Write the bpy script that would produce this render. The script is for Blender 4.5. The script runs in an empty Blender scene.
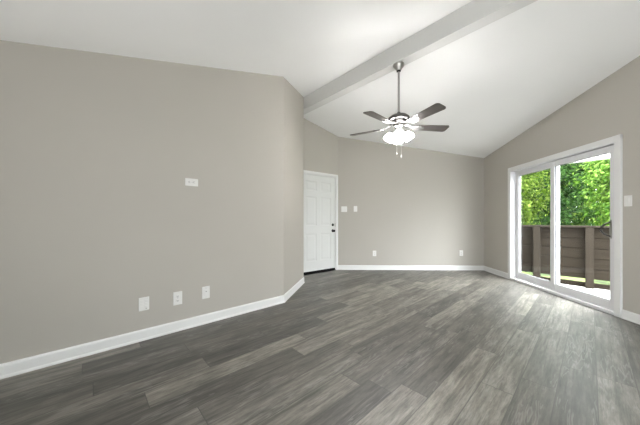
import bpy, bmesh, math, random
from mathutils import Vector, Matrix
random.seed(7)
sc = bpy.context.scene
COL = sc.collection
R = math.radians

# ------------------------------------------------------------------ camera
cam_d = bpy.data.cameras.new('camera'); cam = bpy.data.objects.new('camera', cam_d); COL.objects.link(cam)
cam.location = (0, 0, 1.1); cam.rotation_euler = (R(90), 0, 0)
cam_d.sensor_fit = 'HORIZONTAL'; cam_d.sensor_width = 36.0; cam_d.lens = 36.0 * 250.0 / 640.0
cam_d.shift_y = 7.5 / 640.0; cam_d.clip_start = 0.05; cam_d.clip_end = 200
sc.camera = cam

# ------------------------------------------------------------------ world, sun, exposure
W = bpy.data.worlds.new('world'); sc.world = W; W.use_nodes = True
SKY, SUN, NEAR, REAR, LAMP = 42.0, 14.0, 12.0, 53.0, 118.0     # strengths: overcast-bright sky, sun, near and rear added fill lamps, fan lamps
bg = W.node_tree.nodes['Background']; bg.inputs[1].default_value = SKY
_tc = W.node_tree.nodes.new('ShaderNodeTexCoord'); _sx = W.node_tree.nodes.new('ShaderNodeSeparateXYZ'); _cr = W.node_tree.nodes.new('ShaderNodeValToRGB'); _mr = W.node_tree.nodes.new('ShaderNodeMapRange')
_mr.inputs['From Min'].default_value = -1.0
for _el, (_p, _c) in zip([_cr.color_ramp.elements[0], _cr.color_ramp.elements[1], _cr.color_ramp.elements.new(0.5), _cr.color_ramp.elements.new(0.72)], ((0.0, (0.07, 0.07, 0.065)), (1.0, (0.98, 0.985, 1.04)), (0.5, (0.13, 0.135, 0.14)), (0.72, (0.50, 0.505, 0.535)))):
    _el.position = _p; _el.color = (*_c, 1)
for _a, _b in ((_tc.outputs['Generated'], _sx.inputs[0]), (_sx.outputs[2], _mr.inputs[0]), (_mr.outputs[0], _cr.inputs[0]), (_cr.outputs[0], bg.inputs[0])): W.node_tree.links.new(_a, _b)
sun_d = bpy.data.lights.new('sun', 'SUN'); sun = bpy.data.objects.new('sun', sun_d); COL.objects.link(sun)
sun.rotation_euler = Vector((0.62, 0.02, -0.78)).to_track_quat('-Z', 'Y').to_euler()
sun_d.energy = SUN; sun_d.angle = R(1.0); sun_d.color = (1.0, 0.95, 0.86)
sc.view_settings.view_transform = 'Standard'; sc.view_settings.look = 'None'
sc.view_settings.gamma = 1.0; sc.view_settings.use_curve_mapping = False
sc.view_settings.exposure = 0.0
sc.cycles.use_denoising = True
sc.cycles.max_bounces = 14; sc.cycles.diffuse_bounces = 8; sc.cycles.transparent_max_bounces = 16
sc.cycles.sample_clamp_indirect = 6.0

# ------------------------------------------------------------------ plan of the room (metres)
V2 = lambda x, y: Vector((x, y))
D = V2(0.73435, 0.67877)           # direction of the left wall; the floor planks run along it
U = V2(0.67877, -0.73435)          # direction of the ridge beam, square to it
L0 = V2(-2.221, 1.735); L1 = V2(-0.487, 3.337); CH = V2(-0.288, 4.386)
DO = V2(-0.321, 4.982); KB = V2(0.400, 5.545); BR = V2(3.594, 5.478)
rdir = (V2(3.378, 2.639) - BR).normalized(); ddir = (KB - DO).normalized()
QQ = DO - ddir * 0.22
E0 = L0 - D * 0.5
E1 = E0 + U * 4.3
E2 = BR + rdir * ((BR.y - E1.y) / -rdir.y)
PLAN = [E0, L1, CH, QQ, KB, BR, E2, E1]
RO = 2.836                          # offset of the beam's centre line along D
off = lambda p: p.x * D.x + p.y * D.y
hl = lambda p: 2.476 + 0.281 * off(p)
hr = lambda p: 3.692 - 0.1572 * p.x - 0.1228 * p.y
hc = lambda p: hl(p) if off(p) < RO else hr(p)

# added fill lamps, tilted up, at two made-up windows behind the camera
def add_fill_light(name, a, b, s0, s1, z0, z1, energy, up):
    d = (b - a).normalized(); n = V2(d.y, -d.x); c = a + d * (s0 + s1) / 2 + n * 0.03
    ld = bpy.data.lights.new(name, 'AREA'); lo = bpy.data.objects.new(name, ld); COL.objects.link(lo)
    ld.shape = 'RECTANGLE'; ld.size = s1 - s0; ld.size_y = z1 - z0; ld.energy = energy; ld.color = (1.0, 0.99, 1.0)
    lo.location = (c.x, c.y, (z0 + z1) / 2)
    lo.rotation_euler = Vector((n.x, n.y, up)).to_track_quat('-Z', 'Z').to_euler()
add_fill_light('fill_light', E2, E1, 0.30, 2.55, 0.12, 1.25, NEAR, 1.2)  # added fill lamp at the near wall, aimed up at the ceiling
add_fill_light('fill_light', E1, E0, 0.5, 2.9, 0.14, 0.95, REAR, 2.0)  # added fill lamp low on the rear wall, brightens the left ceiling

# ------------------------------------------------------------------ materials
def mat(name, col=(0.8, 0.8, 0.8), rough=0.5, metal=0.0, **k):
    m = bpy.data.materials.new(name); m.use_nodes = True
    b = m.node_tree.nodes['Principled BSDF']
    b.inputs['Base Color'].default_value = (*col, 1); b.inputs['Roughness'].default_value = rough; b.inputs['Metallic'].default_value = metal
    for kk, v in k.items(): b.inputs[kk].default_value = v
    return m
class NT:
    def __init__(s, m): s.t = m.node_tree; s.b = s.t.nodes['Principled BSDF']
    def n(s, typ, **k):
        x = s.t.nodes.new(typ)
        for a, v in k.items(): setattr(x, a, v)
        return x
    def l(s, a, b): s.t.links.new(a, b)
    def math(s, op, a, b=None, c=None):
        x = s.n('ShaderNodeMath', operation=op)
        for i, v in enumerate((a, b, c)):
            if v is None: continue
            if isinstance(v, (int, float)): x.inputs[i].default_value = v
            else: s.l(v, x.inputs[i])
        return x.outputs[0]
    def comb(s, x, y, z):
        q = s.n('ShaderNodeCombineXYZ')
        for i, v in enumerate((x, y, z)):
            if isinstance(v, (int, float)): q.inputs[i].default_value = v
            else: s.l(v, q.inputs[i])
        return q.outputs[0]
    def noise(s, vec, scale, detail=4, rough=0.5):
        q = s.n('ShaderNodeTexNoise'); q.inputs['Scale'].default_value = scale; q.inputs['Detail'].default_value = detail; q.inputs['Roughness'].default_value = rough
        s.l(vec, q.inputs['Vector']); return q.outputs['Fac']
    def ramp(s, fac, stops):
        q = s.n('ShaderNodeValToRGB'); e = q.color_ramp.elements
        while len(e) < len(stops): e.new(0.5)
        for el, (p, c) in zip(e, stops): el.position = p; el.color = (*c, 1)
        s.l(fac, q.inputs[0]); return q.outputs[0]
    def mix(s, fac, a, b, mode='MIX'):
        q = s.n('ShaderNodeMix', data_type='RGBA', blend_type=mode)
        for sock, v in ((q.inputs[0], fac), (q.inputs[6], a), (q.inputs[7], b)):
            if isinstance(v, (int, float)): sock.default_value = v
            elif isinstance(v, tuple): sock.default_value = (*v, 1)
            else: s.l(v, sock)
        return q.outputs[2]
    def bump(s, h, strength, dist=0.01):
        q = s.n('ShaderNodeBump'); q.inputs['Strength'].default_value = strength; q.inputs['Distance'].default_value = dist
        s.l(h, q.inputs['Height']); s.l(q.outputs[0], s.b.inputs['Normal'])

def painted(name, col, rough, bs=0.10, sc_=160):
    m = mat(name, col, rough); t = NT(m); g = t.n('ShaderNodeNewGeometry')
    t.bump(t.noise(g.outputs['Position'], sc_, 3), bs, 0.004)
    n = t.noise(g.outputs['Position'], 1.3, 2)
    t.l(t.ramp(n, [(0.3, tuple(c * 0.985 for c in col)), (0.7, tuple(min(1, c * 1.015) for c in col))]), t.b.inputs['Base Color'])
    return m
M_wall = painted('greige wall paint', (0.447, 0.423, 0.381), 0.85)
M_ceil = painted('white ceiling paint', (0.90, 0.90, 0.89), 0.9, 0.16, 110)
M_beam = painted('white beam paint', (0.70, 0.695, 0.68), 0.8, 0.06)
M_trim = mat('white trim paint', (0.76, 0.76, 0.75), 0.35)
M_door = mat('white door paint', (0.68, 0.685, 0.67), 0.4)
M_vinyl = mat('white vinyl', (0.72, 0.72, 0.735), 0.35)
M_plate = mat('white plastic', (0.75, 0.745, 0.725), 0.35)
M_slot = mat('dark slot', (0.03, 0.03, 0.03), 0.6)
M_gasket = mat('grey gasket', (0.16, 0.16, 0.17), 0.6)
M_black = mat('black rubber', (0.006, 0.006, 0.006), 0.8, **{'Specular IOR Level': 0.1})
M_blackmetal = mat('dark bronze metal', (0.018, 0.016, 0.015), 0.45, 0.3)
M_nickel = mat('brushed nickel', (0.42, 0.41, 0.39), 0.28, 1.0)
M_house = mat('dark brushed nickel', (0.16, 0.155, 0.15), 0.35, 1.0)
M_iron = mat('satin bright metal', (0.22, 0.215, 0.21), 0.45, 0.8)
M_chain = mat('bright chain', (0.75, 0.74, 0.72), 0.3, 0.8)
M_track = mat('aluminium track', (0.72, 0.72, 0.73), 0.4, 0.3)
M_deck = painted('pale deck coating', (0.50, 0.495, 0.48), 0.7, 0.2, 60)
M_header = mat('white exterior paint', (0.5, 0.5, 0.49), 0.6)

def shade_mat():
    m = mat('lit frosted glass', (0.95, 0.94, 0.92), 0.4); b = m.node_tree.nodes['Principled BSDF']
    b.inputs['Emission Color'].default_value = (1.0, 0.975, 0.965, 1); b.inputs['Emission Strength'].default_value = LAMP
    return m
M_shade = shade_mat()
def glass_mat():
    m = bpy.data.materials.new('clear glass'); m.use_nodes = True; t = m.node_tree; t.nodes.clear()
    o = t.nodes.new('ShaderNodeOutputMaterial'); tr = t.nodes.new('ShaderNodeBsdfTransparent'); gl = t.nodes.new('ShaderNodeBsdfGlossy')
    fr = t.nodes.new('ShaderNodeLayerWeight'); mx = t.nodes.new('ShaderNodeMixShader')
    tr.inputs[0].default_value = (0.95, 0.97, 0.96, 1); gl.inputs['Roughness'].default_value = 0.0; fr.inputs['Blend'].default_value = 0.5; pw = t.nodes.new('ShaderNodeMath'); pw.operation = 'POWER'; pw.inputs[1].default_value = 4.0; ma = t.nodes.new('ShaderNodeMath'); ma.operation = 'MULTIPLY_ADD'; ma.inputs[1].default_value = 0.6; ma.inputs[2].default_value = 0.015
    t.links.new(fr.outputs['Facing'], pw.inputs[0]); t.links.new(pw.outputs[0], ma.inputs[0]); t.links.new(ma.outputs[0], mx.inputs[0]); t.links.new(tr.outputs[0], mx.inputs[1]); t.links.new(gl.outputs[0], mx.inputs[2]); t.links.new(mx.outputs[0], o.inputs[0])
    return m
M_glass = glass_mat()

def floor_mat():
    m = mat('grey vinyl plank', rough=0.42); t = NT(m)
    g = t.n('ShaderNodeNewGeometry'); sp = t.n('ShaderNodeSeparateXYZ'); t.l(g.outputs['Position'], sp.inputs[0])
    x, y = sp.outputs[0], sp.outputs[1]
    u = t.math('ADD', t.math('MULTIPLY', x, D.x), t.math('MULTIPLY', y, D.y))      # along the planks
    v = t.math('ADD', t.math('MULTIPLY', x, U.x), t.math('MULTIPLY', y, U.y))
    PW, PL = 0.178, 1.22
    vr = t.math('DIVIDE', t.math('ADD', v, 23.11), PW); row = t.math('FLOOR', vr)
    w1 = t.n('ShaderNodeTexWhiteNoise', noise_dimensions='1D'); t.l(row, w1.inputs['W'])
    ur = t.math('ADD', t.math('DIVIDE', t.math('ADD', u, 30), PL), w1.outputs['Value']); idx = t.math('FLOOR', ur)
    w2 = t.n('ShaderNodeTexWhiteNoise', noise_dimensions='2D'); t.l(t.comb(row, idx, 0), w2.inputs['Vector'])
    pv = w2.outputs['Value']; pc = t.n('ShaderNodeSeparateColor'); t.l(w2.outputs['Color'], pc.inputs[0])
    z = t.math('MULTIPLY', pv, 37.0)
    lg = t.noise(t.comb(t.math('MULTIPLY', u, 1.1), t.math('MULTIPLY', v, 15.0), z), 1.6, 4, 0.6)     # broad streaks along the plank
    fg = t.noise(t.comb(t.math('MULTIPLY', u, 7.0), t.math('MULTIPLY', v, 55.0), z), 1.0, 6, 0.8)    # fine grain
    cl = t.noise(t.comb(t.math('MULTIPLY', u, 2.2), t.math('MULTIPLY', v, 6.0), z), 1.5, 3, 0.55)     # cloudy blotches
    base = t.ramp(pv, [(0.0, (0.066, 0.062, 0.055)), (0.4, (0.100, 0.094, 0.084)), (0.75, (0.142, 0.134, 0.119)), (1.0, (0.215, 0.201, 0.174))])
    warm = t.mix(t.math('MULTIPLY', pc.outputs[1], 0.25), base, (0.22, 0.200, 0.168))
    c1 = t.mix(0.8, warm, t.ramp(lg, [(0.30, (0.36, 0.35, 0.34)), (0.52, (1, 1, 1)), (0.75, (1.42, 1.40, 1.37))]), 'MULTIPLY')
    c2 = t.mix(0.6, c1, t.ramp(fg, [(0.36, (0.32, 0.31, 0.30)), (0.5, (1, 1, 1)), (0.66, (1.7, 1.7, 1.68))]), 'MULTIPLY')
    c3 = t.mix(0.8, c2, t.ramp(cl, [(0.3, (0.55, 0.55, 0.55)), (0.5, (1, 1, 1)), (0.72, (1.35, 1.34, 1.32))]), 'MULTIPLY')
    sg = t.noise(t.comb(t.math('MULTIPLY', u, 1.8), t.math('MULTIPLY', v, 38.0), t.math('ADD', z, 21.0)), 1.0, 3, 0.5)          # a few dark streaks
    c3 = t.mix(0.75, c3, t.ramp(sg, [(0.33, (0.45, 0.44, 0.43)), (0.43, (1, 1, 1))]), 'MULTIPLY')
    grain_on = t.math('MULTIPLY', t.math('GREATER_THAN', t.noise(t.comb(t.math('MULTIPLY', u, 1.6), t.math('MULTIPLY', v, 7.0), t.math('ADD', z, 9.0)), 1.4, 2), 0.56), 0.20)
    fig = t.noise(t.comb(t.math('MULTIPLY', u, 1.2), t.math('MULTIPLY', v, 11.0), t.math('ADD', z, 3.0)), 1.0, 3, 0.55)
    tri = t.math('ABSOLUTE', t.math('SUBTRACT', t.math('FRACT', t.math('MULTIPLY', fig, 14.0)), 0.5))
    lim = t.ramp(tri, [(0.25, (0, 0, 0)), (0.45, (1, 1, 1))])
    c4 = t.mix(t.math('MULTIPLY', lim, grain_on), c3, (0.42, 0.41, 0.39))
    fv = t.math('FRACT', vr); fu = t.math('FRACT', ur)
    ev = t.math('MINIMUM', fv, t.math('SUBTRACT', 1.0, fv)); eu = t.math('MULTIPLY', t.math('MINIMUM', fu, t.math('SUBTRACT', 1.0, fu)), PL / PW)
    seam = t.math('LESS_THAN', t.math('MINIMUM', ev, eu), 0.015)
    c5 = t.mix(t.math('MULTIPLY', seam, 0.75), c4, (0.045, 0.042, 0.038))
    t.l(c5, t.b.inputs['Base Color'])
    t.l(t.math('ADD', 0.38, t.math('MULTIPLY', fg, 0.14)), t.b.inputs['Roughness'])
    t.bump(t.math('SUBTRACT', t.math('MULTIPLY', fg, 0.35), seam), 0.25, 0.002)
    return m
M_floor = floor_mat(); M_floor.node_tree.nodes['Principled BSDF'].inputs['Specular IOR Level'].default_value = 1.0

def wood_mat(name, ca, cb, rough=0.5, axis=0, sc1=2.0, sc2=40.0):
    m = mat(name, ca, rough); t = NT(m); tc = t.n('ShaderNodeTexCoord'); mp = t.n('ShaderNodeMapping')
    s = [sc2] * 3; s[axis] = sc1; mp.inputs['Scale'].default_value = s
    t.l(tc.outputs['Object'], mp.inputs[0]); f = t.noise(mp.outputs[0], 1.0, 5, 0.6)
    t.l(t.ramp(f, [(0.3, ca), (0.7, cb)]), t.b.inputs['Base Color']); t.bump(f, 0.06, 0.002)
    return m
M_blade = wood_mat('grey brown fan blade', (0.038, 0.033, 0.030), (0.075, 0.066, 0.060), 0.28)
M_fence = wood_mat('weathered brown deck board', (0.0155, 0.0120, 0.0086), (0.028, 0.0220, 0.0162), 0.9)
M_fpost = wood_mat('weathered brown post', (0.021, 0.0168, 0.0128), (0.035, 0.0285, 0.0222), 0.9, 2)
M_bark = wood_mat('bark', (0.09, 0.07, 0.05), (0.2, 0.17, 0.13), 0.9, 2, 6, 30)
for _m in (M_fence, M_fpost): _m.node_tree.nodes['Principled BSDF'].inputs['Specular IOR Level'].default_value = 0.08
def leaf_mat(name, stops, trans=0.5):
    m = bpy.data.materials.new(name); m.use_nodes = True; t = NT(m)
    g = t.n('ShaderNodeNewGeometry'); c = t.ramp(g.outputs['Random Per Island'], stops)
    t.l(c, t.b.inputs['Base Color']); t.b.inputs['Roughness'].default_value = 0.6; t.b.inputs['Specular IOR Level'].default_value = 0.15
    tl = t.n('ShaderNodeBsdfTranslucent'); t.l(c, tl.inputs[0]); mx = t.n('ShaderNodeMixShader'); mx.inputs[0].default_value = trans
    o = t.t.nodes['Material Output']; t.l(t.b.outputs[0], mx.inputs[1]); t.l(tl.outputs[0], mx.inputs[2]); t.l(mx.outputs[0], o.inputs[0])
    return m
M_leafA = leaf_mat('bright green leaves', [(0, (0.020, 0.065, 0.004)), (0.5, (0.060, 0.135, 0.010)), (1, (0.16, 0.26, 0.05))])
M_leafB = leaf_mat('yellow green leaves', [(0, (0.045, 0.095, 0.006)), (0.5, (0.095, 0.160, 0.012)), (1, (0.19, 0.26, 0.05))])
M_leafC = leaf_mat('deep green leaves', [(0, (0.008, 0.032, 0.006)), (0.5, (0.020, 0.065, 0.008)), (1, (0.06, 0.13, 0.025))])
M_lawn = mat('sunlit lawn', rough=0.9); _t = NT(M_lawn); _g = _t.n('ShaderNodeNewGeometry')
_t.l(_t.ramp(_t.noise(_g.outputs['Position'], 2.2, 5, 0.7), [(0.36, (0.008, 0.018, 0.004)), (0.5, (0.040, 0.066, 0.010)), (0.64, (0.12, 0.15, 0.04))]), _t.b.inputs['Base Color'])

# ------------------------------------------------------------------ mesh helpers
class MB:
    def __init__(s): s.bm = bmesh.new()
    def box(s, x0, x1, y0, y1, z0, z1, bev=0.0, seg=2, M=None):
        t = bmesh.new(); bmesh.ops.create_cube(t, size=1.0)
        for v in t.verts: v.co = Vector(((x0 + x1) / 2 + v.co.x * (x1 - x0), (y0 + y1) / 2 + v.co.y * (y1 - y0), (z0 + z1) / 2 + v.co.z * (z1 - z0)))
        if bev: bmesh.ops.bevel(t, geom=list(t.edges), offset=bev, segments=seg, profile=0.5, affect='EDGES')
        s.add(t, M); return s
    def add(s, t, M=None):
        if M is not None: bmesh.ops.transform(t, matrix=M, verts=t.verts)
        mp = {}
        for v in t.verts: mp[v] = s.bm.verts.new(v.co)
        for f in t.faces:
            try: s.bm.faces.new([mp[v] for v in f.verts])
            except ValueError: pass
        t.free(); return s
    def prism(s, bottom, top):
        n = len(bottom); vb = [s.bm.verts.new(p) for p in bottom]; vt = [s.bm.verts.new(p) for p in top]
        s.bm.faces.new(vb[::-1]); s.bm.faces.new(vt)
        for i in range(n): s.bm.faces.new((vb[i], vb[(i + 1) % n], vt[(i + 1) % n], vt[i]))
        return s
    def lathe(s, prof, seg=32, M=None, close=True):
        t = bmesh.new(); rings = []
        for r, z in prof:
            rings.append([t.verts.new((max(r, 1e-4) * math.cos(2 * math.pi * k / seg), max(r, 1e-4) * math.sin(2 * math.pi * k / seg), z)) for k in range(seg)])
        for a, b in zip(rings, rings[1:]):
            for k in range(seg): t.faces.new((a[k], a[(k + 1) % seg], b[(k + 1) % seg], b[k]))
        if close: t.faces.new(rings[0][::-1]); t.faces.new(rings[-1])
        s.add(t, M); return s
    def tube(s, pts, r, seg=10, M=None):
        t = bmesh.new(); pts = [Vector(p) for p in pts]; rings = []
        rr = r if isinstance(r, (list, tuple)) else [r] * len(pts)
        ref = Vector((0, 0, 1))
        for i, p in enumerate(pts):
            d = (pts[min(i + 1, len(pts) - 1)] - pts[max(i - 1, 0)]).normalized()
            a = d.cross(ref)
            if a.length < 0.05: a = d.cross(Vector((1, 0, 0)))
            a.normalize(); b = d.cross(a)
            rings.append([t.verts.new(p + (a * math.cos(2 * math.pi * k / seg) + b * math.sin(2 * math.pi * k / seg)) * rr[i]) for k in range(seg)])
        for a, b in zip(rings, rings[1:]):
            for k in range(seg): t.faces.new((a[k], a[(k + 1) % seg], b[(k + 1) % seg], b[k]))
        t.faces.new(rings[0][::-1]); t.faces.new(rings[-1]); s.add(t, M); return s
    def build(s, name, m, parent=None, smooth=False, M=None):
        bmesh.ops.recalc_face_normals(s.bm, faces=s.bm.faces)
        me = bpy.data.meshes.new(name); s.bm.to_mesh(me); s.bm.free(); me.materials.append(m)
        if smooth:
            me.shade_smooth()
            try: me.set_sharp_from_angle(angle=R(38))
            except Exception: pass
        o = bpy.data.objects.new(name, me); COL.objects.link(o)
        if parent: o.parent = parent
        if M is not None: o.matrix_local = M
        return o
def tag(o, label=None, cat=None, group=None, kind=None):
    if label: o['label'] = label
    if cat: o['category'] = cat
    if group: o['group'] = group
    if kind: o['kind'] = kind
    return o
def empty(name, M):
    o = bpy.data.objects.new(name, None); COL.objects.link(o); o.empty_display_size = 0.1; o.matrix_local = M; return o
def frame(a, d, s=0.0, z=0.0):
    """origin on a wall, X along it (room on the right hand), -Y into the room"""
    p = a + d * s
    return Matrix(((d.x, -d.y, 0, p.x), (d.y, d.x, 0, p.y), (0, 0, 1, z), (0, 0, 0, 1)))
def structure(o, label=None): o['kind'] = 'structure'; (label and o.__setitem__('label', label)); return o

# ------------------------------------------------------------------ room shell
def P3(p, z): return Vector((p.x, p.y, z))
fl = MB().prism([P3(p, -0.12) for p in PLAN], [P3(p, 0.0) for p in PLAN]).build('floor', M_floor)
structure(fl, 'grey wood-look vinyl plank floor')

def clip(poly, sgn):
    out = []
    for i, p in enumerate(poly):
        q = poly[(i + 1) % len(poly)]; a, b = sgn * (off(p) - RO), sgn * (off(q) - RO)
        if a >= 0: out.append(p)
        if a * b < 0: out.append(p + (q - p) * (a / (a - b)))
    return out
for sg, hf in ((-1, hl), (1, hr)):
    pl = clip(PLAN, sg)
    structure(MB().prism([P3(p, hf(p)) for p in pl], [P3(p, hf(p) + 0.12) for p in pl]).build('ceiling', M_ceil), 'white sloped ceiling')

TH = 0.11
def wall(name, a, b, holes=(), e0=0.0, e1=0.0, label=None):
    """upright slab along a->b, up to the sloped ceiling, thickness outwards, with rectangular holes (s0, s1, z0, z1)"""
    L = (b - a).length; d = (b - a).normalized(); n = V2(-d.y, d.x)
    cuts = {-e0, L + e1}
    oa, ob = off(a), off(b)
    if (oa - RO) * (ob - RO) < 0: cuts.add(L * (RO - oa) / (ob - oa))
    for h in holes: cuts.update(h[:2])
    cuts = sorted(cuts); mb = MB()
    for s0, s1 in zip(cuts, cuts[1:]):
        p, q = a + d * s0, a + d * s1; mid = (p + q) / 2
        hf = hl if off(mid) < RO else hr
        spans = [(0.0, None)]
        for h in holes:
            if h[0] - 1e-6 <= s0 and s1 <= h[1] + 1e-6: spans = ([(0.0, h[2])] if h[2] > 0 else []) + [(h[3], None)]
        for z0, z1 in spans:
            zp = hf(p) if z1 is None else z1; zq = hf(q) if z1 is None else z1
            f = [P3(p, z0), P3(q, z0), P3(q, zq), P3(p, zp)]
            mb.prism(f, [v + Vector((n.x, n.y, 0)) * TH for v in f])
    return structure(mb.build(name, M_wall), label)
SL0, SL1, SLH = 0.84, 2.65, 2.03          # sliding door opening along the right wall
DL0, DL1, DLH = 0.145, 1.055, 2.03         # front door opening along QQ->KB
LW = (L1 - E0).length
wall('wall_left', E0, L1)
wall('wall_corner', L1, CH)
wall('wall_return', CH, QQ)
wall('wall_door', QQ, KB, [(DL0 - 0.02, DL1 + 0.02, 0, DLH + 0.02)])
wall('wall_back', KB, BR)
wall('wall_right', BR, E2, [(SL0, SL1, 0, SLH)])
wall('wall_near', E2, E1, [(0.30, 2.55, 0.12, 2.05)])
wall('wall_rear', E1, E0, [(0.5, 3.6, 0.12, 1.5)])

def added_window(name, a, b, s0, s1, z0, z1, blocked=False):
    d = (b - a).normalized(); e = structure(empty(name, frame(a, d)), 'added white window behind the viewer, for fill light')
    f = MB(); w = 0.06
    for x0, x1, q0, q1 in ((s0, s0 + w, z0, z1), (s1 - w, s1, z0, z1), (s0 + w, s1 - w, z0, z0 + w), (s0 + w, s1 - w, z1 - w, z1), ((s0 + s1) / 2 - .02, (s0 + s1) / 2 + .02, z0 + w, z1 - w)):
        f.box(x0, x1, 0.0, 0.08, q0, q1)
    f.build('window_frame', M_vinyl, e)
    MB().box(s0 + w, s1 - w, 0.05, 0.056, z0 + w, z1 - w).build('pane', M_glass, e)
    if blocked: MB().box(s0 + 0.01, s1 - 0.01, 0.085, 0.10, z0 + 0.01, z1 - 0.01).build('light_blocker', M_trim, e)  # added panel that keeps sky and sun out of this opening
added_window('fill_window_1', E2, E1, 0.30, 2.55, 0.12, 2.05)  # unseen window, added to let sky light into the room

added_window('fill_window_2', E1, E0, 0.5, 3.6, 0.12, 1.5, True)  # unseen window, added around the rear fill lamp; panel closes it

# ridge beam
BW, BZ = 0.14, 3.036
bf = lambda u, w, z: Vector((U.x * u + D.x * (RO + w), U.y * u + D.y * (RO + w), z))
def ucross(a, b):
    t = (RO - off(a)) / (off(b) - off(a)); p = a + (b - a) * t; return p.x * U.x + p.y * U.y
ub0 = ucross(CH, QQ) - 0.06; ub1 = ucross(BR, E2) + 0.05
prof = [(-BW / 2, BZ), (BW / 2, BZ), (BW / 2, 3.40), (-BW / 2, 3.40)]
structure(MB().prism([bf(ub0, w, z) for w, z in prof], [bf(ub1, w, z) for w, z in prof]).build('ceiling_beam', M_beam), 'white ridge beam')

# ------------------------------------------------------------------ baseboards
BPROF = [(0.0, 0.0), (0.019, 0.0), (0.019, 0.008), (0.016, 0.016), (0.0125, 0.020), (0.0125, 0.084), (0.010, 0.092), (0.006, 0.096), (0.004, 0.100), (0.0, 0.100)]
def baseboard(name, a, b, prev=None, nxt=None, s0=0.0, s1=None):
    d = (b - a).normalized(); n = V2(d.y, -d.x); L = (b - a).length; s1 = L if s1 is None else s1
    def shift(other, w):                       # mitre: how far the profile's end slides along d at depth w
        if other is None: return 0.0
        n2 = V2(other.y, -other.x); den = d.x * n2.x + d.y * n2.y
        return 0.0 if abs(den) < 1e-6 else (w - w * (n.x * n2.x + n.y * n2.y)) / den
    A = []; B = []
    for w, z in BPROF:
        p = a + d * (s0 + shift(prev, w)) + n * w; q = a + d * (s1 + shift(nxt, w)) + n * w
        A.append(P3(p, z)); B.append(P3(q, z))
    return structure(MB().prism(A, B).build(name, M_trim), 'white baseboard')
dr = lambda a, b: (b - a).normalized()
baseboard('baseboard_left', E0, L1, None, dr(L1, CH))
baseboard('baseboard_corner', L1, CH, dr(E0, L1), dr(CH, QQ))
baseboard('baseboard_return', CH, QQ, dr(L1, CH), dr(QQ, KB))
baseboard('baseboard_door', QQ, KB, None, dr(KB, BR), s0=DL1 + 0.072)
baseboard('baseboard_back', KB, BR, dr(QQ, KB), rdir)
baseboard('baseboard_right', BR, E2, dr(KB, BR), None, s1=0.802)
baseboard('baseboard_right', BR, E2, None, None, s0=2.69)

# ------------------------------------------------------------------ front door
FD = frame(QQ, dr(QQ, KB))
tr = MB()
for x0, x1, z0, z1 in ((DL1 + 0.012, DL1 + 0.070, 0, DLH + 0.012), (DL0 - 0.070, DL0 - 0.012, 0, DLH + 0.012), (DL0 - 0.070, DL1 + 0.070, DLH + 0.012, DLH + 0.064)):
    tr.box(x0, x1, -0.016, 0.0, z0, z1, 0.004)
for x0, x1, z0, z1 in ((DL1, DL1 + 0.02, 0, DLH), (DL0 - 0.02, DL0, 0, DLH), (DL0 - 0.02, DL1 + 0.02, DLH, DLH + 0.02)):
    tr.box(x0, x1, -0.004, TH, z0, z1)
structure(tr.build('trim_1', M_trim, M=FD), 'white casing around the front door')
door = structure(empty('door_1', FD), 'white six-panel front door')
def panel_door(x0, x1, y, z0, z1, rects):
    """front skin with raised panels set in moulded recesses"""
    mb = MB(); xs = sorted({x0, x1, *[v for r in rects for v in r[:2]]}); zs = sorted({z0, z1, *[v for r in rects for v in r[2:]]})
    for xa, xb in zip(xs, xs[1:]):
        for za, zb in zip(zs, zs[1:]):
            if any(r[0] <= xa and xb <= r[1] and r[2] <= za and zb <= r[3] for r in rects): continue
            mb.bm.faces.new([mb.bm.verts.new(c) for c in ((xa, y, za), (xb, y, za), (xb, y, zb), (xa, y, zb))])
    for a, b, c, d in rects:
        loops = []
        for ins, dep in ((0, 0), (0.014, 0.007), (0.030, 0.007), (0.060, 0.002)):
            loops.append([mb.bm.verts.new(v) for v in ((a + ins, y + dep, c + ins), (b - ins, y + dep, c + ins), (b - ins, y + dep, d - ins), (a + ins, y + dep, d - ins))])
        for l, m_ in zip(loops, loops[1:]):
            for k in range(4): mb.bm.faces.new((l[k], l[(k + 1) % 4], m_[(k + 1) % 4], m_[k]))
        mb.bm.faces.new(loops[-1])
    bmesh.ops.remove_doubles(mb.bm, verts=mb.bm.verts, dist=1e-4)
    mb.box(x0, x1, y + 0.012, y + 0.044, z0, z1)
    return mb
x0, x1 = DL0 + 0.003, DL1 - 0.004; xm = (x0 + x1) / 2
cols = ((x0 + 0.115, xm - 0.05), (xm + 0.05, x1 - 0.115))
rects = [(a, b, c, d) for a, b in cols for c, d in ((0.25, 0.82), (0.98, 1.58), (1.70, 1.90))]
panel_door(x0, x1, 0.012, 0.035, DLH - 0.004, rects).build('door_leaf', M_door, door)
MB().box(x0, x1, 0.004, 0.052, 0.016, 0.052, 0.003).build('door_sweep', M_black, door)
MB().box(DL0, DL1, -0.02, TH, 0.0, 0.016, 0.004).build('threshold', M_black, door)
ks = x1 - 0.062
RX = Matrix.Rotation(R(90), 4, 'X')             # lathe axis +Z -> -Y (into the room)
def on_door(z): return Matrix.Translation((ks, 0.012, z)) @ RX
kb = MB().lathe([(0.033, 0), (0.033, 0.004), (0.026, 0.010), (0.013, 0.014), (0.012, 0.030), (0.020, 0.036), (0.027, 0.046), (0.028, 0.056), (0.022, 0.066), (0.0, 0.069)], 24, on_door(0.865))
kb.build('knob', M_blackmetal, door, True)
MB().lathe([(0.030, 0), (0.030, 0.008), (0.024, 0.016), (0.0, 0.017)], 24, on_door(0.995)).box(ks - 0.005, ks + 0.005, -0.022, -0.004, 0.978, 1.012, 0.002).build('deadbolt', M_blackmetal, door, True)
mb = MB()
for z in (0.25, 1.05, 1.8): mb.box(x0 - 0.006, x0 + 0.004, -0.004, 0.012, z - 0.045, z + 0.045)
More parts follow.
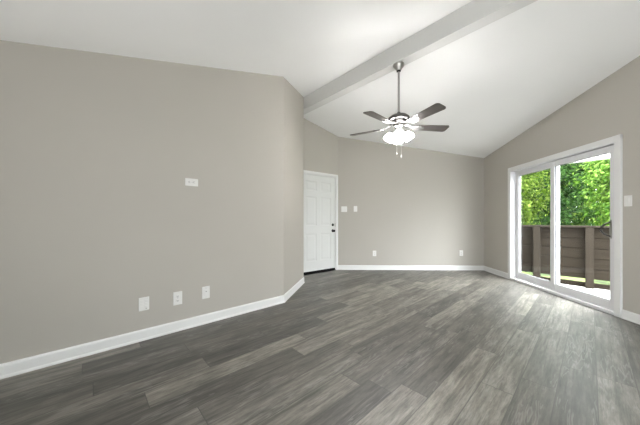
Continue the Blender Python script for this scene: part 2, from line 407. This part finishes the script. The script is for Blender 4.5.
mb.build('hinge', M_nickel, door)
MB().box(x1 - 0.002, x1 + 0.008, -0.003, 0.014, 0.955, 1.03).build('strike_plate', M_nickel, door)

# ------------------------------------------------------------------ sliding glass door (door_2)
FS = frame(BR, rdir)
sd = structure(empty('door_2', FS), 'white sliding glass patio door')
a, b, H = SL0, SL1, SLH
mb = MB()                                        # casing on the wall face
for q in ((a - 0.035, a + 0.035, 0.0, H + 0.03), (b - 0.035, b + 0.035, 0.0, H + 0.03)): mb.box(q[0], q[1], -0.022, 0.004, q[2], q[3], 0.004)
mb.box(a - 0.035, b + 0.035, -0.022, 0.004, H - 0.03, H + 0.035, 0.004)
structure(mb.build('trim_2', M_trim, M=FS), 'white casing around the sliding door')
mb = MB()                                        # jambs, head and sill with two tracks
for q in ((a, a + 0.035), (b - 0.035, b)): mb.box(q[0], q[1], -0.012, 0.15, 0.0, H)
mb.box(a + 0.035, b - 0.035, -0.012, 0.15, H - 0.045, H).box(a + 0.035, b - 0.035, 0.062, 0.070, H - 0.07, H - 0.045)
mb.build('door_frame', M_vinyl, sd)
mb = MB().box(a - 0.03, b + 0.03, -0.022, 0.16, 0.004, 0.042, 0.004).box(a + 0.035, b - 0.035, 0.062, 0.070, 0.042, 0.056).box(a + 0.035, b - 0.035, 0.02, 0.026, 0.042, 0.052)
mb.build('sill', M_vinyl, sd)
def sash(name, s0, s1, y0, y1, z0, z1, lw, rw, tw, bw):
    f = MB(); f.box(s0, s0 + lw, y0, y1, z0, z1, 0.004).box(s1 - rw, s1, y0, y1, z0, z1, 0.004)
    f.box(s0 + lw, s1 - rw, y0 + 0.002, y1 - 0.002, z1 - tw, z1, 0.003).box(s0 + lw, s1 - rw, y0 + 0.002, y1 - 0.002, z0, z0 + bw, 0.003)
    o = f.build(name, M_vinyl, sd)
    g = MB(); gx0, gx1, gz0, gz1 = s0 + lw, s1 - rw, z0 + bw, z1 - tw; ym = (y0 + y1) / 2
    for q in ((gx0, gx0 + 0.006, gz0, gz1), (gx1 - 0.006, gx1, gz0, gz1), (gx0, gx1, gz0, gz0 + 0.006), (gx0, gx1, gz1 - 0.006, gz1)): g.box(q[0], q[1], ym - 0.008, ym + 0.008, q[2], q[3])
    g.build('gasket', M_gasket, o)
    MB().box(gx0 + 0.003, gx1 - 0.003, ym - 0.003, ym + 0.003, gz0 + 0.003, gz1 - 0.003).build('pane', M_glass, o)
    return o
fixed = sash('fixed_panel', a + 0.035, 1.75, 0.075, 0.115, 0.045, H - 0.045, 0.075, 0.085, 0.085, 0.105)
slide = sash('sliding_panel', 1.695, b - 0.035, 0.022, 0.062, 0.052, H - 0.055, 0.072, 0.085, 0.075, 0.098)
hs = b - 0.110
h = MB(); zc = 0.99
MB().box(hs - 0.006, hs + 0.014, 0.012, 0.022, zc - 0.11, zc + 0.11, 0.004).build('handle_plate', M_nickel, slide)
h.tube([(hs, 0.02, zc - 0.085)] + [(hs - 0.034 * math.sin(math.pi * k / 10), -0.066 * math.sin(math.pi * k / 10) ** 0.7 + 0.012, zc - 0.085 + 0.17 * k / 10) for k in range(1, 10)] + [(hs, 0.02, zc + 0.085)], 0.0095)
h.build('door_handle', M_blackmetal, slide, True)
tag(bpy.data.objects['door_handle'], 'dark bronze D-shaped pull handle')

# ------------------------------------------------------------------ wall plates
def plate(name, w, h, M):
    e = empty(name, M)
    MB().box(-w / 2, w / 2, -0.007, 0.0, -h / 2, h / 2, 0.0035).build('cover_plate', M_plate, e)
    return e
def ycyl(x, z, r, y0, y1, seg=20): return ([(r, -y0), (r, -y1)], seg, Matrix.Translation((x, 0, z)) @ RX)
def duplex(e, dz=0.021):
    for s in (-1, 1):
        r = MB().box(-0.017, 0.017, -0.0095, -0.006, s * dz - 0.0145, s * dz + 0.0145, 0.003).build('receptacle', M_plate, e)
        sl = MB().box(-0.008, -0.0055, -0.0098, -0.009, s * dz - 0.004, s * dz + 0.006).box(0.0055, 0.008, -0.0098, -0.009, s * dz - 0.004, s * dz + 0.005).box(-0.003, 0.003, -0.0098, -0.009, s * dz - 0.011, s * dz - 0.006)
        sl.build('socket_slots', M_slot, r)
    MB().lathe(*ycyl(0, 0, 0.003, -0.006, -0.0085, 12)).build('screw', M_nickel, e)
def toggle(e, x=0.0):
    t = MB().box(x - 0.006, x + 0.006, -0.0085, -0.006, -0.013, 0.013, 0.001).build('toggle_slot', M_plate, e)
    MB().box(-0.0045, 0.0045, -0.018, 0.0, -0.005, 0.005, 0.0015, M=Matrix.Translation((x, -0.006, 0.002)) @ Matrix.Rotation(R(-22), 4, 'X')).build('toggle', M_plate, t)
    for z in (-0.042, 0.042): MB().lathe(*ycyl(x, z, 0.003, -0.006, -0.0082, 12)).build('screw', M_plate, e)
FL = lambda s, z: frame(L0, D, s, z)
p = plate('wall_jack', 0.080, 0.122, FL(0.824, 0.331))
for x in (-0.016, 0.016):
    for z in (-0.024, 0.002, 0.028): MB().box(x - 0.010, x + 0.010, -0.0092, -0.006, z - 0.009, z + 0.009, 0.002).build('jack_insert', M_plate, p)
MB().lathe(*ycyl(0.016, -0.042, 0.005, -0.006, -0.011, 16)).build('cable_port', M_nickel, p)
tag(p, 'white wall plate, leftmost of the three low plates on the left wall', 'wall plate')
p = plate('wall_outlet', 0.080, 0.130, FL(1.100, 0.324)); duplex(p)
tag(p, 'white outlet, middle of the three low plates on the left wall', 'outlet')
p = plate('wall_jack', 0.078, 0.128, FL(1.368, 0.329))
c = MB().box(-0.0165, 0.0165, -0.0095, -0.006, -0.034, 0.034, 0.003).build('jack_insert', M_plate, p)
MB().lathe(*ycyl(0, 0.012, 0.006, -0.009, -0.013, 16)).build('cable_port', M_nickel, p)
for z in (-0.048, 0.048): MB().lathe(*ycyl(0, z, 0.003, -0.006, -0.0085, 12)).build('screw', M_nickel, p)
tag(p, 'white wall plate low on the left wall, rightmost of three, nearest the wall corner', 'wall plate')
p = plate('wall_outlet', 0.122, 0.076, FL(1.228, 1.487))
for s in (-1, 1):
    r = MB().box(s * 0.021 - 0.0145, s * 0.021 + 0.0145, -0.0095, -0.006, -0.017, 0.017, 0.003).build('receptacle', M_plate, p)
    MB().box(s * .021 - .004, s * .021 + .006, -0.0098, -0.009, -0.008, -0.0055).box(s * .021 - .004, s * .021 + .005, -0.0098, -0.009, 0.0055, 0.008).box(s * .021 - .011, s * .021 - .006, -0.0098, -0.009, -0.003, 0.003).build('socket_slots', M_slot, r)
MB().lathe(*ycyl(0, 0, 0.003, -0.006, -0.0085, 12)).build('screw', M_nickel, p)
tag(p, 'white sideways outlet mounted high on the left wall', 'outlet')
FB = lambda s, z: frame(KB, dr(KB, BR), s, z)
p = plate('light_switch', 0.128, 0.122, FB(0.135, 1.34)); toggle(p, -0.023); toggle(p, 0.023)
tag(p, 'white double light switch on the back wall next to the front door', 'light switch')
p = plate('light_switch', 0.078, 0.122, FB(0.385, 1.345)); toggle(p)
tag(p, 'white single light switch on the back wall, right of the double switch', 'light switch')
p = plate('wall_outlet', 0.078, 0.122, FB(0.805, 0.362)); duplex(p)
tag(p, 'white outlet low on the back wall, left one nearer the front door', 'outlet')
p = plate('wall_outlet', 0.078, 0.122, FB(2.700, 0.374)); duplex(p)
tag(p, 'white outlet low on the back wall, right one nearer the sliding door', 'outlet')
p = plate('light_switch', 0.076, 0.120, frame(BR, rdir, 2.742, 1.31))
MB().box(-0.0165, 0.0165, -0.0085, -0.006, -0.034, 0.034, 0.001).box(-0.014, 0.014, -0.011, -0.004, -0.030, 0.030, 0.002, M=Matrix.Rotation(R(3), 4, 'X')).build('rocker', M_plate, p)
for z in (-0.048, 0.048): MB().lathe(*ycyl(0, z, 0.003, -0.006, -0.0082, 12)).build('screw', M_plate, p)
tag(p, 'white rocker light switch on the right wall beside the sliding door', 'light switch')

# ------------------------------------------------------------------ ceiling fan
fx, fy = 0.981, 3.116
fan = empty('ceiling_fan', Matrix.Translation((fx, fy, BZ)))
tag(fan, 'brushed nickel five-blade ceiling fan with lit lamp shades hanging from the beam', 'ceiling fan')
Z = lambda z: z - BZ
MB().lathe([(0.066, 0.0), (0.068, -0.012), (0.064, -0.022), (0.045, -0.045), (0.032, -0.066), (0.026, -0.075), (0.014, -0.078)], 36).build('canopy', M_nickel, fan, True)
MB().lathe([(0.024, -0.072), (0.026, -0.084), (0.018, -0.092)], 24).build('hanger_ball', M_blackmetal, fan, True)
MB().lathe([(0.0132, -0.07), (0.0132, Z(2.40))], 20).build('downrod', M_nickel, fan, True)
ho = MB().lathe([(0.014, Z(2.445)), (0.020, Z(2.44)), (0.022, Z(2.415)), (0.05, Z(2.410)), (0.100, Z(2.395)), (0.128, Z(2.372)), (0.134, Z(2.352)), (0.130, Z(2.338)), (0.110, Z(2.328)), (0.105, Z(2.31)), (0.085, Z(2.295)), (0.06, Z(2.288)), (0.055, Z(2.275))], 40).build('motor_housing', M_house, fan, True)
mb = MB()
for k in range(16):
    an = 2 * math.pi * k / 16; mb.box(0.084, 0.124, -0.008, 0.008, -0.002, 0.003, M=Matrix.Rotation(an, 4, 'Z') @ Matrix.Translation((0, 0, Z(2.386))) @ Matrix.Rotation(R(22), 4, 'Y'))
mb.build('vent_slots', M_blackmetal, ho)
bz = 2.262
def blade_mesh():
    t = bmesh.new(); L0_, L1_ = 0.185, 0.642; out = []; N = 12
    for k in range(N + 1):
        f_ = k / N; x = L0_ + (L1_ - 0.035 - L0_) * f_; out.append((x, 0.050 + 0.020 * f_))
    tipr = [(L1_ - 0.035 + 0.035 * math.sin(R(a_)), 0.070 - 0.035 * (1 - math.cos(R(a_)))) for a_ in (18, 36, 54, 72, 90)]
    half = out + tipr
    outline = half + [(x, -y) for x, y in reversed(half)]
    vb = [t.verts.new((x, y, -0.003)) for x, y in outline]; vt = [t.verts.new((x, y, 0.003)) for x, y in outline]
    t.faces.new(vb[::-1]); t.faces.new(vt); n = len(outline)
    for i in range(n): t.faces.new((vb[i], vb[(i + 1) % n], vt[(i + 1) % n], vt[i]))
    mb = MB(); mb.add(t); return mb
def iron_mesh():
    mb = MB(); sect = []
    pts = [(0.085, 0.020, 0.030), (0.12, 0.018, 0.026), (0.150, 0.014, 0.012), (0.185, 0.022, 0.0), (0.205, 0.045, -0.005), (0.262, 0.052, -0.006), (0.290, 0.034, -0.006), (0.325, 0.012, -0.006)]
    t = bmesh.new(); rows = []
    for x, w, z in pts: rows.append([t.verts.new(c) for c in ((x, -w, z - 0.0035), (x, w, z - 0.0035), (x, w, z + 0.0025), (x, -w, z + 0.0025))])
    for p_, q_ in zip(rows, rows[1:]):
        for k in range(4): t.faces.new((p_[k], p_[(k + 1) % 4], q_[(k + 1) % 4], q_[k]))
    t.faces.new(rows[0][::-1]); t.faces.new(rows[-1]); mb.add(t)
    for x, y in ((0.215, 0.03), (0.215, -0.03), (0.265, 0.0)): mb.lathe([(0.006, 0), (0.005, -0.004)], 10, Matrix.Translation((x, y, -0.009)))
    return mb
b0 = i0 = None
for k in range(5):
    Mk = Matrix.Translation((0, 0, Z(bz))) @ Matrix.Rotation(R(6 + 72 * k), 4, 'Z')
    if b0 is None:
        i0 = iron_mesh().build('blade_iron', M_iron, fan, True); b0 = blade_mesh().build('blade', M_blade, fan); io, bo = i0, b0
    else:
        io, bo = i0.copy(), b0.copy(); COL.objects.link(io); COL.objects.link(bo); io.parent = fan; bo.parent = fan
    PT = Matrix.Rotation(R(-12), 4, 'X')
    io.matrix_local = Mk @ PT; bo.matrix_local = Mk @ PT
# light kit
MB().lathe([(0.055, Z(2.278)), (0.060, Z(2.262)), (0.045, Z(2.245)), (0.030, Z(2.238)), (0.030, Z(2.20)), (0.046, Z(2.192)), (0.050, Z(2.175)), (0.040, Z(2.155)), (0.018, Z(2.143)), (0.010, Z(2.135))], 32).build('light_fitter', M_nickel, fan, True)
sh_prof = [(0.026, 0.0), (0.033, -0.008), (0.047, -0.028), (0.056, -0.052), (0.059, -0.072), (0.057, -0.090), (0.0545, -0.090), (0.056, -0.071), (0.053, -0.051), (0.044, -0.029), (0.030, -0.010), (0.024, -0.004)]
for k in range(4):
    an = R(-105 + 90 * k); ca, sa = math.cos(an), math.sin(an)
    arm = MB().tube([(0.035 * ca, 0.035 * sa, Z(2.185)), (0.055 * ca, 0.055 * sa, Z(2.195)), (0.074 * ca, 0.074 * sa, Z(2.192)), (0.085 * ca, 0.085 * sa, Z(2.178))], 0.008, 10)
    Ms = Matrix.Translation((0.083 * ca, 0.083 * sa, Z(2.185))) @ Matrix.Rotation(an, 4, 'Z') @ Matrix.Rotation(R(-32), 4, 'Y')
    arm.lathe([(0.016, 0.012), (0.029, 0.004), (0.030, -0.014), (0.028, -0.016)], 20, Ms)
    ao = arm.build('lamp_arm', M_nickel, fan, True)
    MB().lathe(sh_prof, 32, Ms @ Matrix.Translation((0, 0, -0.006)), close=False).build('lamp_shade', M_shade, fan, True)
    MB().lathe([(0.010, -0.01), (0.012, -0.03), (0.024, -0.055), (0.027, -0.066), (0.021, -0.078), (0.0, -0.085)], 20, Ms).build('bulb', M_shade, fan, True)
for dx, dy, zb in ((0.022, -0.03, 1.895), (-0.030, -0.02, 1.94)):
    mb = MB().tube([(dx, dy, Z(2.16)), (dx, dy, Z(zb))], 0.0022, 6)
    mb.lathe([(0.002, 0.0), (0.006, -0.008), (0.007, -0.024), (0.003, -0.030)], 12, Matrix.Translation((dx, dy, Z(zb)))).build('pull_chain', M_chain, fan, True)

# ------------------------------------------------------------------ balcony
def out2(u, o): return V2(U.x * u + D.x * o, U.y * u + D.y * o)
DZ = -0.05; RZO = 6.25
wn = V2(-rdir.y, rdir.x)                        # outwards from the right wall
pa = BR + rdir * 0.16 + wn * TH; pb = BR + rdir * 6.2 + wn * TH
dk = [pa, out2(-1.16, 6.36), out2(3.3, 6.36), pb]
structure(MB().prism([P3(p, DZ - 0.12) for p in dk], [P3(p, DZ) for p in dk]).build('balcony_floor', M_deck), 'pale balcony floor')
FR = Matrix(((U.x, D.x, 0, D.x * RZO), (U.y, D.y, 0, D.y * RZO), (0, 0, 1, DZ), (0, 0, 0, 1)))   # x along the rail, y outwards
rail = empty('balcony_railing', FR)
tag(rail, 'weathered brown horizontal board railing outside the sliding glass door', 'railing')
u0, u1 = -1.14, 3.1
for k in range(5):
    z0 = 0.145 + k * 0.174
    MB().box(u0, u1, 0.012, 0.040, z0, z0 + 0.164, 0.004).box(u0, u1, 0.030, 0.040, z0 + 0.15, z0 + 0.176).build('rail_board', M_fence, rail)
MB().box(u0, u1, -0.07, 0.065, 1.018, 1.052, 0.005).build('top_rail', M_fpost, rail)
MB().box(u0, u1, 0.012, 0.050, 0.0, 0.080, 0.004).build('bottom_rail', M_fence, rail)
pst = None
for u in (-0.69, -0.01, 0.67, 1.35, 2.03, 2.71):
    if pst is None: pst = MB().box(-0.05, 0.05, -0.082, 0.010, 0.0, 1.016, 0.004).build('rail_post', M_fpost, rail); o = pst
    else: o = pst.copy(); COL.objects.link(o); o.parent = rail
    o.matrix_local = Matrix.Translation((u, 0, 0))
hd = MB().box(u0, u1, -0.05, 0.06, 2.155, 2.28, 0.004).box(u0 - 0.02, u0 + 0.08, -0.05, 0.06, 1.052, 2.155).box(u1 - 0.1, u1, -0.05, 0.06, 1.052, 2.155)
structure(hd.build('balcony_header', M_header, M=FR), 'white balcony header beam')

# ------------------------------------------------------------------ garden
lw = [out2(-14, 6.5), out2(-14, 40), out2(16, 40), out2(16, 6.5)]
structure(MB().prism([P3(p, -0.5) for p in lw], [P3(p, -0.35) for p in lw]).build('lawn', M_lawn), 'sunlit green lawn')
def tree(name, label, cat, p, h, r, zlow, nl, leaf, m, group=None):
    e = empty(name, Matrix.Translation((p.x, p.y, -0.35))); tag(e, label, cat, group)
    rnd = random.Random(int(p.x * 1000 + p.y * 77))
    mb = MB(); top = h * 0.8
    mb.tube([(0, 0, -0.05), (0.04, 0.02, top * .4), (-0.03, 0.05, top * .7), (0, 0, top)], [0.05 * r, 0.04 * r, 0.03 * r, 0.012], 10)
    for k in range(7):
        an = rnd.uniform(0, 6.28); z = top * rnd.uniform(0.25, 0.8); q = r * rnd.uniform(0.5, 0.8)
        mb.tube([(0, 0, z), (q * .5 * math.cos(an), q * .5 * math.sin(an), z + .25), (q * math.cos(an), q * math.sin(an), z + .6)], [0.025 * r, 0.018 * r, 0.006], 6)
    mb.build('trunk', M_bark, e, True)
    verts = []; faces = []
    zc = (zlow + h) / 2; rz = (h - zlow) / 2
    ncl = nl // 26
    for c in range(ncl):
        while True:
            q = Vector((rnd.uniform(-1, 1), rnd.uniform(-1, 1), rnd.uniform(-1, 1)))
            if 0.35 < q.length < 1: break
        q *= 0.92 + 0.16 * math.sin(q.x * 5 + q.y * 3) ; cc = Vector((q.x * r, q.y * r, zc + q.z * rz)); outw = Vector((q.x, q.y, q.z * .6 + .35)).normalized()
        for i in range(26):
            lp = cc + Vector((rnd.gauss(0, .13), rnd.gauss(0, .13), rnd.gauss(0, .09)))
            nrm = (outw + Vector((rnd.gauss(0, .55), rnd.gauss(0, .55), rnd.gauss(0, .55)))).normalized()
            ax = nrm.orthogonal().normalized(); ax.rotate(Matrix.Rotation(rnd.uniform(0, 6.28), 3, nrm)); sd_ = nrm.cross(ax)
            L = leaf * rnd.uniform(.7, 1.3); w = L * .28; b_ = len(verts)
            verts += [lp, lp + ax * L * .45 + sd_ * w - nrm * w * .3, lp + ax * L, lp + ax * L * .45 - sd_ * w - nrm * w * .3, lp + ax * L * .45 + nrm * w * .15]
            faces += [(b_, b_ + 1, b_ + 4), (b_ + 1, b_ + 2, b_ + 4), (b_ + 2, b_ + 3, b_ + 4), (b_ + 3, b_, b_ + 4)]
    me = bpy.data.meshes.new('foliage'); me.from_pydata(verts, [], faces); me.materials.append(m)
    o = bpy.data.objects.new('foliage', me); COL.objects.link(o); o.parent = e
    return e
GT = 'trees behind the railing'
tree('leafy_tree', 'yellow-green leafy tree behind the railing, seen through the left glass panel', 'tree', out2(-1.85, 8.9), 5.2, 1.12, 0.2, 22000, .09, M_leafB, GT)
tree('leafy_tree', 'bright green leafy tree behind the railing, filling the right glass panel', 'tree', out2(0.95, 8.7), 5.0, 1.12, 0.2, 24000, .09, M_leafA, GT)
tree('leafy_tree', 'deep green leafy tree farther back, between the yellow-green and bright green trees', 'tree', out2(-0.95, 11.8), 6.2, 1.4, 0.2, 20000, .11, M_leafC, GT)
hg = empty('hedge', Matrix(((U.x, D.x, 0, D.x * 15.0), (U.y, D.y, 0, D.y * 15.0), (0, 0, 1, -0.35), (0, 0, 0, 1))))
tag(hg, 'tall green hedge behind the trees at the end of the lawn', 'hedge')
rnd = random.Random(3); verts = []; faces = []
for i in range(42000):
    p0 = Vector((rnd.uniform(-7, 5), rnd.gauss(0, .35), rnd.uniform(0, 7.2))); nrm = Vector((rnd.gauss(0, .5), -1 + rnd.gauss(0, .4), .5 + rnd.gauss(0, .5))).normalized()
    ax = nrm.orthogonal().normalized(); ax.rotate(Matrix.Rotation(rnd.uniform(0, 6.28), 3, nrm)); sd_ = nrm.cross(ax); L = rnd.uniform(.16, .28); w = L * .3; k = len(verts)
    verts += [p0, p0 + ax * L * .45 + sd_ * w, p0 + ax * L, p0 + ax * L * .45 - sd_ * w]; faces.append((k, k + 1, k + 2, k + 3))
me = bpy.data.meshes.new('foliage'); me.from_pydata(verts, [], faces); me.materials.append(M_leafB)
o = bpy.data.objects.new('foliage', me); COL.objects.link(o); o.parent = hg
mb = MB()
for k in range(9): mb.tube([(-6.5 + k * 1.4, 0.1, -0.1), (-6.4 + k * 1.4, 0.15, 3.0), (-6.5 + k * 1.4, 0.1, 6.0)], [0.09, 0.06, 0.02], 8)
mb.build('stems', M_bark, hg, True)
